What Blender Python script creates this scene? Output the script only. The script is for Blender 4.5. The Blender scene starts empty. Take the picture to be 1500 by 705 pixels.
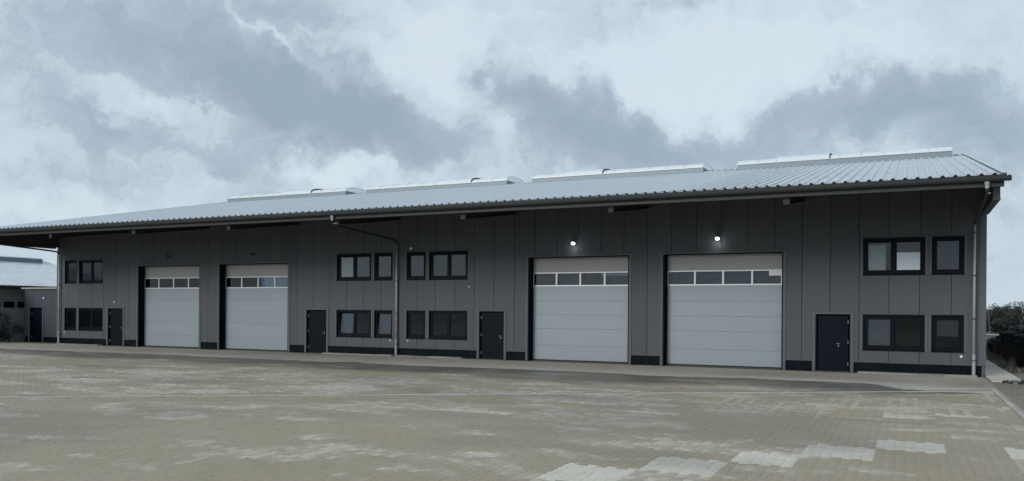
import bpy, bmesh, math, random
import numpy as np
from mathutils import Vector, Matrix
random.seed(7); rng = np.random.default_rng(7)
R = math.radians
scene = bpy.context.scene
COL = scene.collection

# ------------------------------------------------------------------ camera
YAW, ROLL = R(25.350), 0.0075
CAM = Vector((21.537, -33.107, 2.182))
cam_d = bpy.data.cameras.new('camera'); cam = bpy.data.objects.new('camera', cam_d); COL.objects.link(cam)
cam.location = CAM
cam.rotation_euler = (Matrix.Rotation(YAW, 4, 'Z') @ Matrix.Rotation(R(90), 4, 'X') @ Matrix.Rotation(ROLL, 4, 'Z')).to_euler()
cam_d.sensor_width = 36.0
cam_d.lens = 1220.0 / 1500 * 36
cam_d.shift_x = 0.0
cam_d.shift_y = (454.6 - 352.5) / 1500
cam_d.clip_start = 0.1; cam_d.clip_end = 6000
scene.camera = cam

# ------------------------------------------------------------------ sky, sun, exposure
SUN_EL, SUN_AZ = R(23), R(203)           # azimuth clockwise from +Y (a veiled sun behind the viewer)
w = bpy.data.worlds.new('World'); scene.world = w; w.use_nodes = True
nt = w.node_tree; N = nt.nodes; L = nt.links; N.clear()
def wn(t, **k):
    n = N.new(t)
    for a, b in k.items(): setattr(n, a, b)
    return n
out = wn('ShaderNodeOutputWorld'); bg = wn('ShaderNodeBackground'); bg.inputs['Strength'].default_value = 0.1
L.new(bg.outputs[0], out.inputs[0])
sky = wn('ShaderNodeTexSky', sky_type='NISHITA', sun_disc=False, sun_elevation=SUN_EL, sun_rotation=SUN_AZ)
sky.air_density = 1.0; sky.dust_density = 2.0
tc = wn('ShaderNodeTexCoord')
def vmath(op, a, b=None, s=None):
    n = wn('ShaderNodeVectorMath', operation=op)
    for i, x in enumerate((a, b)):
        if x is None: continue
        if hasattr(x, 'links') or hasattr(x, 'is_linked'): L.new(x, n.inputs[i])
        else: n.inputs[i].default_value = x
    if s is not None: n.inputs['Scale'].default_value = s
    return n.outputs[0]
def fmath(op, a, b=None, clamp=False):
    n = wn('ShaderNodeMath', operation=op, use_clamp=clamp)
    for i, x in enumerate((a, b)):
        if x is None: continue
        if hasattr(x, 'is_linked'): L.new(x, n.inputs[i])
        else: n.inputs[i].default_value = x
    return n.outputs[0]
def noise(vec, scale, detail, rough=0.55, dist=0.0):
    n = wn('ShaderNodeTexNoise'); L.new(vec, n.inputs['Vector'])
    n.inputs['Scale'].default_value = scale; n.inputs['Detail'].default_value = detail
    n.inputs['Roughness'].default_value = rough; n.inputs['Distortion'].default_value = dist
    return n
D0 = tc.outputs['Generated']
wa = noise(D0, 4.0, 4, 0.55); wb = noise(D0, 22.0, 7, 0.6)
warp = vmath('ADD', vmath('SCALE', vmath('SUBTRACT', wa.outputs['Color'], (.5, .5, .5)), None, .11),
             vmath('SCALE', vmath('SUBTRACT', wb.outputs['Color'], (.5, .5, .5)), None, .10))
DW = vmath('ADD', D0, warp)
def sky_dir(u, v):                       # bearing of a point of the cloudscape (world fixed)
    a, b = u - 750, v - 454.6
    x, z = (a + b * ROLL) / 1220, -(b - a * ROLL) / 1220
    d = Vector((x * math.cos(YAW) - math.sin(YAW), x * math.sin(YAW) + math.cos(YAW), z))
    return d.normalized()
def bank(u, v, ru, rv, rot):             # one soft cloud bank: an ellipsoid on the sky sphere
    c = sky_dir(u, v); up = Vector((0, 0, 1))
    e1 = c.cross(up).normalized(); e2 = e1.cross(c).normalized()
    t = R(-rot); f1 = e1 * math.cos(t) + e2 * math.sin(t); f2 = -e1 * math.sin(t) + e2 * math.cos(t)
    m = wn('ShaderNodeMapping', vector_type='TEXTURE')
    L.new(DW, m.inputs['Vector'])
    m.inputs['Location'].default_value = c
    m.inputs['Rotation'].default_value = Matrix((f1, f2, f1.cross(f2))).transposed().to_euler()
    k = 1.0 / 1220 * 1.0
    m.inputs['Scale'].default_value = (ru * k * 1.5, rv * k * 1.5, max(ru, rv) * k * 1.5)
    g = wn('ShaderNodeTexGradient', gradient_type='SPHERICAL'); L.new(m.outputs[0], g.inputs[0])
    return g.outputs['Fac']
BANKS = [  # u, v, half width, half height, tilt, weight
    (330, 95, 210, 62, 24, .52), (440, 165, 140, 58, 14, .95), (530, 150, 85, 50, 34, .75), (565, 160, 40, 36, 40, .4),
    (185, 192, 115, 36, 5, .62), (385, 252, 90, 30, 26, .62), (620, 205, 50, 80, -50, .42), (60, 290, 160, 35, -4, .22),
    (760, 225, 240, 45, 4, .30), (150, 40, 260, 90, 0, .18), (800, 140, 95, 50, 8, .95), (880, 185, 130, 50, 22, .85), (715, 122, 40, 34, 0, .45), (660, 240, 110, 40, 15, .55),
    (1290, 152, 70, 40, 0, .75), (1380, 165, 75, 40, 0, .62), (1130, 190, 170, 32, -3, .55), (960, 218, 170, 38, 5, .5), (1480, 200, 90, 45, 0, .5),
    (430, 12, 120, 26, 14, .35), (60, 70, 200, 130, 0, .26), (1300, 230, 300, 45, 0, .40), (597, 80, 24, 14, 20, .6), (930, 14, 240, 18, -8, .28), (1040, 5, 60, 14, 0, .3),
    (630, 105, 75, 75, 0, -.7), (960, 85, 300, 60, 0, -.5), (1250, 75, 280, 60, 0, -.22), (205, 143, 70, 24, 0, -.62), (320, 190, 60, 24, 10, -.6),
    (480, 255, 80, 30, 0, -.75), (570, 250, 60, 50, 0, -.4), (400, 45, 150, 9, 31, -.5), (725, 225, 34, 60, 30, -.5), (870, 238, 40, 24, 0, -.35), (100, 315, 140, 26, 0, -.4), (1090, 115, 120, 30, 0, -.3), (40, 170, 90, 60, 0, -.15)]
acc = None
for (u, v, ru, rv, rot, wt) in BANKS:
    t = fmath('MULTIPLY', bank(u, v, ru, rv, rot), wt)
    acc = t if acc is None else fmath('ADD', acc, t)
mp = wn('ShaderNodeMapping'); mp.inputs['Scale'].default_value = (1, 1, 1.9); L.new(DW, mp.inputs['Vector'])
n1 = noise(mp.outputs[0], 5.0, 12, 0.62, .5); n2 = noise(mp.outputs[0], 14.0, 12, 0.66, .6)
dens = fmath('ADD', acc, fmath('ADD', fmath('MULTIPLY', fmath('SUBTRACT', n1.outputs['Fac'], .5), 1.35),
                               fmath('MULTIPLY', fmath('SUBTRACT', n2.outputs['Fac'], .5), 1.25)))
ramp = wn('ShaderNodeValToRGB'); ramp.color_ramp.interpolation = 'B_SPLINE'
cr = ramp.color_ramp
def lin(r, g, b): return tuple(((c / 255 / 12.92) if c / 255 <= .04045 else ((c / 255 + .055) / 1.055) ** 2.4) for c in (r, g, b))
cr.elements[0].position = 0.0; cr.elements[0].color = (*lin(218, 231, 241), 1)
cr.elements[1].position = 1.0; cr.elements[1].color = (*lin(153, 171, 188), 1)
for p, c in ((.20, (207, 222, 233)), (.42, (188, 206, 219)), (.66, (170, 187, 203))):
    e = cr.elements.new(p); e.color = (*lin(*c), 1)
edge = wn('ShaderNodeMapRange', interpolation_type='SMOOTHSTEP'); L.new(dens, edge.inputs[0])
edge.inputs[1].default_value = .16; edge.inputs[2].default_value = .36; edge.inputs[3].default_value = -.03; edge.inputs[4].default_value = .05
L.new(fmath('ADD', fmath('ADD', fmath('MULTIPLY', dens, .50), .30), edge.outputs[0], True), ramp.inputs['Fac'])
scl = vmath('SCALE', ramp.outputs['Color'], None, 10.0)
mx = wn('ShaderNodeMix', data_type='RGBA'); mx.inputs['Factor'].default_value = .93
L.new(sky.outputs[0], mx.inputs['A']); L.new(scl, mx.inputs['B']); L.new(mx.outputs['Result'], bg.inputs['Color'])

sd = bpy.data.lights.new('sun', 'SUN'); so = bpy.data.objects.new('sun', sd); COL.objects.link(so)
sd.energy = 1.5; sd.angle = R(22); sd.color = (1.0, .98, .95)
sdir = Vector((math.sin(SUN_AZ) * math.cos(SUN_EL), math.cos(SUN_AZ) * math.cos(SUN_EL), math.sin(SUN_EL)))
so.rotation_euler = sdir.to_track_quat('Z', 'Y').to_euler(); so.location = (0, -20, 60)
scene.view_settings.view_transform = 'Standard'; scene.view_settings.look = 'None'
scene.view_settings.exposure = 0.0; scene.view_settings.gamma = 1.0; scene.view_settings.use_curve_mapping = False
scene.cycles.max_bounces = 8; scene.cycles.diffuse_bounces = 4; scene.cycles.glossy_bounces = 4
scene.cycles.transparent_max_bounces = 12; scene.cycles.use_denoising = True

# ------------------------------------------------------------------ materials
MATS = {}
def mat(name, col, rough=.5, metal=0.0, spec=.5, var=0.0, grain=0.0, gscale=30, rvar=0.0, bump=0.0, bscale=40, dirt=None, dscale=1.5, emit=None, streak=False):
    m = bpy.data.materials.new(name); m.use_nodes = True; t = m.node_tree; n = t.nodes; l = t.links
    b = n['Principled BSDF']
    b.inputs['Roughness'].default_value = rough; b.inputs['Metallic'].default_value = metal
    b.inputs['Specular IOR Level'].default_value = spec
    b.inputs['Base Color'].default_value = (*col, 1)
    geo = n.new('ShaderNodeNewGeometry'); cur = None
    def mulcol(fac_socket, lo, hi):
        nonlocal cur
        mr = n.new('ShaderNodeMapRange'); l.new(fac_socket, mr.inputs[0]); mr.inputs[3].default_value = lo; mr.inputs[4].default_value = hi
        vm = n.new('ShaderNodeVectorMath'); vm.operation = 'SCALE'
        if cur is None: vm.inputs[0].default_value = col
        else: l.new(cur, vm.inputs[0])
        l.new(mr.outputs[0], vm.inputs['Scale']); cur = vm.outputs[0]
    if var:
        oi = n.new('ShaderNodeObjectInfo'); mulcol(oi.outputs['Random'], 1 - var, 1 + var)
    if grain:
        nz = n.new('ShaderNodeTexNoise'); nz.inputs['Scale'].default_value = gscale; nz.inputs['Detail'].default_value = 4
        l.new(geo.outputs['Position'], nz.inputs['Vector']); mulcol(nz.outputs['Fac'], 1 - grain, 1 + grain)
    if dirt is not None:
        mpn = n.new('ShaderNodeMapping'); l.new(geo.outputs['Position'], mpn.inputs[0])
        if streak: mpn.inputs['Scale'].default_value = (1, 1, .12)
        nz = n.new('ShaderNodeTexNoise'); nz.inputs['Scale'].default_value = dscale; nz.inputs['Detail'].default_value = 7
        nz.inputs['Roughness'].default_value = .6
        l.new(mpn.outputs[0], nz.inputs['Vector'])
        mr = n.new('ShaderNodeMapRange'); l.new(nz.outputs['Fac'], mr.inputs[0]); mr.inputs[1].default_value = .45; mr.inputs[2].default_value = .75
        mr.inputs[4].default_value = .55
        mxn = n.new('ShaderNodeMix'); mxn.data_type = 'RGBA'; l.new(mr.outputs[0], mxn.inputs['Factor'])
        if cur is None: mxn.inputs['A'].default_value = (*col, 1)
        else: l.new(cur, mxn.inputs['A'])
        mxn.inputs['B'].default_value = (*dirt, 1); cur = mxn.outputs['Result']
    if cur is not None: l.new(cur, b.inputs['Base Color'])
    if rvar:
        nz = n.new('ShaderNodeTexNoise'); nz.inputs['Scale'].default_value = 3; nz.inputs['Detail'].default_value = 5
        l.new(geo.outputs['Position'], nz.inputs['Vector'])
        mr = n.new('ShaderNodeMapRange'); l.new(nz.outputs['Fac'], mr.inputs[0]); mr.inputs[3].default_value = rough - rvar; mr.inputs[4].default_value = rough + rvar
        l.new(mr.outputs[0], b.inputs['Roughness'])
    if bump:
        nz = n.new('ShaderNodeTexNoise'); nz.inputs['Scale'].default_value = bscale; nz.inputs['Detail'].default_value = 5
        l.new(geo.outputs['Position'], nz.inputs['Vector'])
        bp = n.new('ShaderNodeBump'); bp.inputs['Strength'].default_value = bump; bp.inputs['Distance'].default_value = .02
        l.new(nz.outputs['Fac'], bp.inputs['Height']); l.new(bp.outputs[0], b.inputs['Normal'])
    if emit:
        b.inputs['Emission Color'].default_value = (*emit[0], 1); b.inputs['Emission Strength'].default_value = emit[1]
    MATS[name] = m
    return m
mat('cladding', (.097, .107, .118), .6, 0, .05, var=.05, grain=.06, gscale=6, rvar=.06, dirt=(.122, .121, .117), dscale=.8, streak=True)
mat('trim', (.112, .121, .131), .5, 0, .15, var=.04)
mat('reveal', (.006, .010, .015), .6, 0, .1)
mat('plinth', (.0026, .0065, .012), .65, 0, .08, grain=.2, gscale=8, dirt=(.016, .017, .018), dscale=3)
mat('backing', (.055, .060, .066), .8, 0, .15)
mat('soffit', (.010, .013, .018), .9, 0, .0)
mat('steel_dark', (.060, .060, .063), .7, 0, .05, grain=.15, gscale=10)
mat('gable_inner', (.065, .060, .057), .7, 0, .15, grain=.1, gscale=5)
mat('roof_metal', (.66, .70, .74), .42, .75, .5, grain=.05, gscale=2.0, rvar=.08, dirt=(.50, .53, .55), dscale=.9)
mat('rib_end', (.015, .015, .016), .8)
mat('gutter', (.048, .052, .056), .5, .1, .25, dirt=(.035, .036, .037), dscale=4)
mat('zinc', (.36, .375, .39), .5, .3, .3, grain=.12, gscale=14, dirt=(.3, .31, .32), dscale=5)
mat('curb', (.21, .25, .28), .5, .4, .5, grain=.06, gscale=4)
mat('alu', (.62, .64, .65), .4, .35)
mat('door_section', (.270, .315, .350), .42, .15, .5, var=.02, grain=.025, gscale=12, dirt=(.275, .305, .325), dscale=1.2)
mat('lintel_panel', (.285, .29, .285), .45, .1, .5, grain=.03, gscale=10)
mat('seal', (.010, .011, .013), .7)
mat('door_leaf', (.0022, .0065, .012), .5, 0, .10, grain=.1, gscale=5)
mat('frame', (.0025, .005, .009), .5, 0, .12)
mat('handle', (.40, .40, .40), .4, .7)
mat('white_plastic', (.78, .8, .82), .4)
mat('blind_mid', (.13, .138, .145), .8, grain=.05, gscale=3)
mat('blind_grey', (.058, .062, .068), .8, grain=.05, gscale=3)
mat('blind_pale', (.55, .55, .52), .8, grain=.05, gscale=3)
mat('sheet_white', (.82, .84, .86), .7)
mat('interior', (.20, .20, .19), .8)
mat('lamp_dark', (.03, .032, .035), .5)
mat('lamp_lit', (.9, .92, .95), .3, emit=((.92, .97, 1.0), 3.2))
mat('lamp_off', (.10, .11, .12), .25)
mat('concrete', (.42, .41, .37), .85, var=.12, grain=.16, gscale=14, bump=.2, bscale=60, dirt=(.26, .25, .22), dscale=2)
mat('edging', (.27, .265, .245), .9, var=.22, grain=.18, gscale=14, dirt=(.17, .165, .15), dscale=2)
mat('concrete_path', (.58, .55, .48), .85, var=.06, grain=.14, gscale=10, bump=.2, bscale=60, dirt=(.42, .39, .33), dscale=1.3)
mat('annex_wall', (.084, .095, .108), .6, 0, .05, var=.03, grain=.05, gscale=5)
mat('coping', (.36, .345, .31), .6, dirt=(.2, .19, .17), dscale=3)
mat('render_wall', (.27, .285, .30), .8, grain=.12, gscale=2.5, dirt=(.36, .35, .31), dscale=.8)
mat('bark', (.075, .065, .055), .9, grain=.3, gscale=12)
mat('pale_bark', (.26, .25, .23), .9, grain=.3, gscale=12)
mat('leaf_tree', (.026, .030, .026), .8, grain=.5, gscale=1.2)
mat('leaf_grey', (.046, .050, .048), .8, grain=.5, gscale=1.2)
mat('leaf_dark', (.020, .024, .021), .8, grain=.4, gscale=3)
mat('dry_grass', (.27, .25, .21), .9, grain=.4, gscale=4)
mat('sheeting', (.006, .008, .011), .7, 0, .15, bump=.5, bscale=6)
mat('meadow', (.055, .055, .038), .95, grain=.4, gscale=.6, dirt=(.10, .09, .06), dscale=.15)
mat('rubble', (.16, .155, .15), .9, grain=.4, gscale=9)
mat('rubble_dark', (.03, .03, .032), .9, grain=.4, gscale=9)
mat('soil_track', (.36, .34, .29), .9, grain=.2, gscale=1)

def glass_mat(name, tint, ior, rough):
    m = bpy.data.materials.new(name); m.use_nodes = True; t = m.node_tree; n = t.nodes; l = t.links; n.clear()
    o = n.new('ShaderNodeOutputMaterial'); mxs = n.new('ShaderNodeMixShader'); fr = n.new('ShaderNodeFresnel'); fr.inputs[0].default_value = ior
    tr = n.new('ShaderNodeBsdfTransparent'); tr.inputs[0].default_value = (*tint, 1)
    gl = n.new('ShaderNodeBsdfGlossy'); gl.inputs['Roughness'].default_value = rough; gl.inputs['Color'].default_value = (.80, .90, 1.0, 1)
    geo = n.new('ShaderNodeNewGeometry'); nz = n.new('ShaderNodeTexNoise'); nz.inputs['Scale'].default_value = 1.1; nz.inputs['Detail'].default_value = 2
    l.new(geo.outputs['Position'], nz.inputs['Vector'])
    bp = n.new('ShaderNodeBump'); bp.inputs['Strength'].default_value = .04; bp.inputs['Distance'].default_value = .02
    l.new(nz.outputs['Fac'], bp.inputs['Height']); l.new(bp.outputs[0], gl.inputs['Normal'])
    l.new(fr.outputs[0], mxs.inputs[0]); l.new(tr.outputs[0], mxs.inputs[1]); l.new(gl.outputs[0], mxs.inputs[2]); l.new(mxs.outputs[0], o.inputs[0])
    MATS[name] = m
glass_mat('glass', (.80, .83, .85), 1.45, .02)
glass_mat('glass_dark', (.62, .66, .70), 1.5, .03)
mat('pane_back', (.26, .27, .28), .8, 0, .1, dirt=(.012, .014, .018), dscale=1.7)

def poly_mat():     # milky rooflight sheet
    m = mat('polycarbonate', (.66, .71, .75), .25, 0, .5)
    m.node_tree.nodes['Principled BSDF'].inputs['Transmission Weight'].default_value = .0
    return m
poly_mat()
mat('poly_end', (.88, .92, .95), .3)  # paler than the vault sheet: sky showing through put into the colour

def paver_mat():
    m = bpy.data.materials.new('paver'); m.use_nodes = True; t = m.node_tree; n = t.nodes; l = t.links
    b = n['Principled BSDF']
    at = n.new('ShaderNodeAttribute'); at.attribute_name = 'tone'          # r: random tone, g: pale lime bloom, b: wetness
    sp = n.new('ShaderNodeSeparateColor'); l.new(at.outputs['Color'], sp.inputs[0])
    geo = n.new('ShaderNodeNewGeometry')
    nz = n.new('ShaderNodeTexNoise'); nz.inputs['Scale'].default_value = 22; nz.inputs['Detail'].default_value = 6; l.new(geo.outputs['Position'], nz.inputs['Vector'])
    nb = n.new('ShaderNodeTexNoise'); nb.inputs['Scale'].default_value = .35; nb.inputs['Detail'].default_value = 6; l.new(geo.outputs['Position'], nb.inputs['Vector'])
    def mix(f, A, B):
        q = n.new('ShaderNodeMix'); q.data_type = 'RGBA'
        if hasattr(f, 'is_linked'): l.new(f, q.inputs['Factor'])
        else: q.inputs['Factor'].default_value = f
        for k, x in (('A', A), ('B', B)):
            if hasattr(x, 'is_linked'): l.new(x, q.inputs[k])
            else: q.inputs[k].default_value = (*x, 1)
        return q.outputs['Result']
    def rng_(s, a, b_, lo, hi):
        q = n.new('ShaderNodeMapRange'); l.new(s, q.inputs[0])
        for i, x in enumerate((a, b_, lo, hi)): q.inputs[i + 1].default_value = x
        return q.outputs[0]
    base = mix(sp.outputs[0], (.312, .268, .196), (.374, .321, .242))
    base = mix(rng_(nb.outputs['Fac'], .35, .7, 0, .55), base, (.312, .264, .190))
    base = mix(sp.outputs[1], base, (.60, .56, .485))
    wetc = n.new('ShaderNodeVectorMath'); wetc.operation = 'MULTIPLY'; l.new(base, wetc.inputs[0]); wetc.inputs[1].default_value = (.42, .47, .55)
    base = mix(sp.outputs[2], base, wetc.outputs[0])
    sc = n.new('ShaderNodeVectorMath'); sc.operation = 'SCALE'; l.new(base, sc.inputs[0]); l.new(rng_(nz.outputs['Fac'], .25, .75, .82, 1.18), sc.inputs['Scale'])
    l.new(sc.outputs[0], b.inputs['Base Color'])
    l.new(rng_(sp.outputs[2], 0, 1, .85, .50), b.inputs['Roughness'])
    b.inputs['Specular IOR Level'].default_value = .35
    bp = n.new('ShaderNodeBump'); bp.inputs['Strength'].default_value = .25; bp.inputs['Distance'].default_value = .006
    l.new(nz.outputs['Fac'], bp.inputs['Height']); l.new(bp.outputs[0], b.inputs['Normal'])
    MATS['paver'] = m
paver_mat()
mat('joint_sand', (.345, .297, .222), .95, grain=.25, gscale=6, dirt=(.15, .14, .115), dscale=.5)
mat('earth', (.215, .19, .145), .95, grain=.35, gscale=5, dirt=(.13, .125, .085), dscale=.35, bump=.6, bscale=8)

# ------------------------------------------------------------------ mesh helpers
class MB:
    def __init__(s): s.v = []; s.f = []; s.m = []
    def add(s, vs, fs, mi=0):
        o = len(s.v); s.v += [tuple(p) for p in vs]
        for q in fs: s.f.append(tuple(o + i for i in q)); s.m.append(mi)
        return s
    def box(s, x0, x1, y0, y1, z0, z1, mi=0):
        v = [(x0, y0, z0), (x1, y0, z0), (x1, y1, z0), (x0, y1, z0), (x0, y0, z1), (x1, y0, z1), (x1, y1, z1), (x0, y1, z1)]
        return s.add(v, [(0, 3, 2, 1), (4, 5, 6, 7), (0, 1, 5, 4), (1, 2, 6, 5), (2, 3, 7, 6), (3, 0, 4, 7)], mi)
    def cbox(s, x0, x1, y0, y1, z0, z1, c, mi=0):   # box whose front (-y) edges are chamfered
        a = [(x0, y1, z0), (x1, y1, z0), (x1, y1, z1), (x0, y1, z1)]
        b = [(x0, y0 + c, z0), (x1, y0 + c, z0), (x1, y0 + c, z1), (x0, y0 + c, z1)]
        d = [(x0 + c, y0, z0 + c), (x1 - c, y0, z0 + c), (x1 - c, y0, z1 - c), (x0 + c, y0, z1 - c)]
        f = [(3, 2, 1, 0)]
        for k in (0, 4):
            for i in range(4):
                j = (i + 1) % 4; f.append((k + i, k + j, k + 4 + j, k + 4 + i))
        f.append((8, 9, 10, 11))
        return s.add(a + b + d, f, mi)
    def prism(s, prof, x0, x1, mi=0, axis='x'):     # closed profile of (a, b) swept along an axis
        n = len(prof)
        if axis == 'x': P = lambda a, b, t: (t, a, b)
        elif axis == 'y': P = lambda a, b, t: (a, t, b)
        else: P = lambda a, b, t: (a, b, t)
        v = [P(a, b, x0) for a, b in prof] + [P(a, b, x1) for a, b in prof]
        f = [(i, (i + 1) % n, n + (i + 1) % n, n + i) for i in range(n)] + [tuple(range(n - 1, -1, -1)), tuple(range(n, 2 * n))]
        return s.add(v, f, mi)
    def tube(s, pts, r, n=8, mi=0, radii=None, cap=True):
        pts = [Vector(p) for p in pts]; rings = []
        for i, p in enumerate(pts):
            d = (pts[min(i + 1, len(pts) - 1)] - pts[max(i - 1, 0)]).normalized()
            a = d.cross(Vector((0, 0, 1)) if abs(d.z) < .95 else Vector((1, 0, 0))).normalized(); b = d.cross(a)
            rr = radii[i] if radii else r
            rings.append([p + a * (rr * math.cos(2 * math.pi * k / n)) + b * (rr * math.sin(2 * math.pi * k / n)) for k in range(n)])
        v = [q for g in rings for q in g]; f = []
        for i in range(len(rings) - 1):
            for k in range(n):
                k2 = (k + 1) % n; f.append((i * n + k, i * n + k2, (i + 1) * n + k2, (i + 1) * n + k))
        if cap: f += [tuple(range(n - 1, -1, -1)), tuple((len(rings) - 1) * n + k for k in range(n))]
        return s.add(v, f, mi)
    def lathe(s, prof, c, n=12, axis='z', mi=0):
        v = []; f = []
        for (r, h) in prof:
            for k in range(n):
                a = 2 * math.pi * k / n; x, y = r * math.cos(a), r * math.sin(a)
                v.append((c[0] + x, c[1] + y, c[2] + h) if axis == 'z' else (c[0] + x, c[1] - h, c[2] + y))
        for i in range(len(prof) - 1):
            for k in range(n):
                k2 = (k + 1) % n; f.append((i * n + k, i * n + k2, (i + 1) * n + k2, (i + 1) * n + k))
        f += [tuple(range(n - 1, -1, -1)), tuple((len(prof) - 1) * n + k for k in range(n))]
        return s.add(v, f, mi)
    def build(s, name, mats, parent=None, smooth=False, loc=None):
        me = bpy.data.meshes.new(name); me.from_pydata(s.v, [], s.f); me.update()
        bm = bmesh.new(); bm.from_mesh(me); bmesh.ops.recalc_face_normals(bm, faces=bm.faces); bm.to_mesh(me); bm.free()
        if isinstance(mats, str): mats = [mats]
        for k in mats: me.materials.append(MATS[k])
        if len(mats) > 1: me.polygons.foreach_set('material_index', s.m)
        if smooth: me.polygons.foreach_set('use_smooth', [True] * len(me.polygons))
        return link(name, me, parent, loc)
def link(name, data, parent=None, loc=None):
    o = bpy.data.objects.new(name, data); COL.objects.link(o)
    if parent is not None: o.parent = parent
    if loc is not None: o.location = loc
    return o
def thing(name, label, cat, loc=(0, 0, 0), group=None):
    o = bpy.data.objects.new(name, None); COL.objects.link(o); o.location = loc; o.empty_display_size = .3
    return tag(o, label, cat, group)
def tag(o, label, cat, group=None):
    o['label'] = label; o['category'] = cat
    if group: o['group'] = group
    return o
def struct(o): o['kind'] = 'structure'; return o
def stuff(o): o['kind'] = 'stuff'; return o

# ------------------------------------------------------------------ the ground
EARTH = MB()
Rr = 3000
EARTH.add([(-Rr, -Rr, -.03), (Rr, -Rr, -.03), (Rr, Rr, -.03), (-Rr, Rr, -.03)], [(0, 1, 2, 3)])
struct(EARTH.build('ground', 'earth'))
yard = MB().add([(-70, -75, -.0045), (23.95, -75, -.0045), (23.95, -.3, -.0045), (-70, -.3, -.0045)], [(0, 1, 2, 3)])
yard = struct(yard.build('paved_yard', 'joint_sand'))

# value noise for the wear of the paving
_tab = rng.random((256, 256))
def vnoise(x, y):
    xi, yi = np.floor(x).astype(int), np.floor(y).astype(int); fx, fy = x - xi, y - yi
    fx, fy = fx * fx * (3 - 2 * fx), fy * fy * (3 - 2 * fy)
    g = lambda a, b: _tab[a % 256, b % 256]
    return (g(xi, yi) * (1 - fx) + g(xi + 1, yi) * fx) * (1 - fy) + (g(xi, yi + 1) * (1 - fx) + g(xi + 1, yi + 1) * fx) * fy
def fbm(x, y, o=4):
    s = 0; a = .5; t = 0
    for i in range(o): s = s + a * vnoise(x * 2 ** i + 17.3 * i, y * 2 ** i + 9.1 * i); t += a; a *= .55
    return s / t
sstep = lambda a, b, x: (lambda t: t * t * (3 - 2 * t))(np.clip((x - a) / (b - a), 0, 1))

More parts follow.
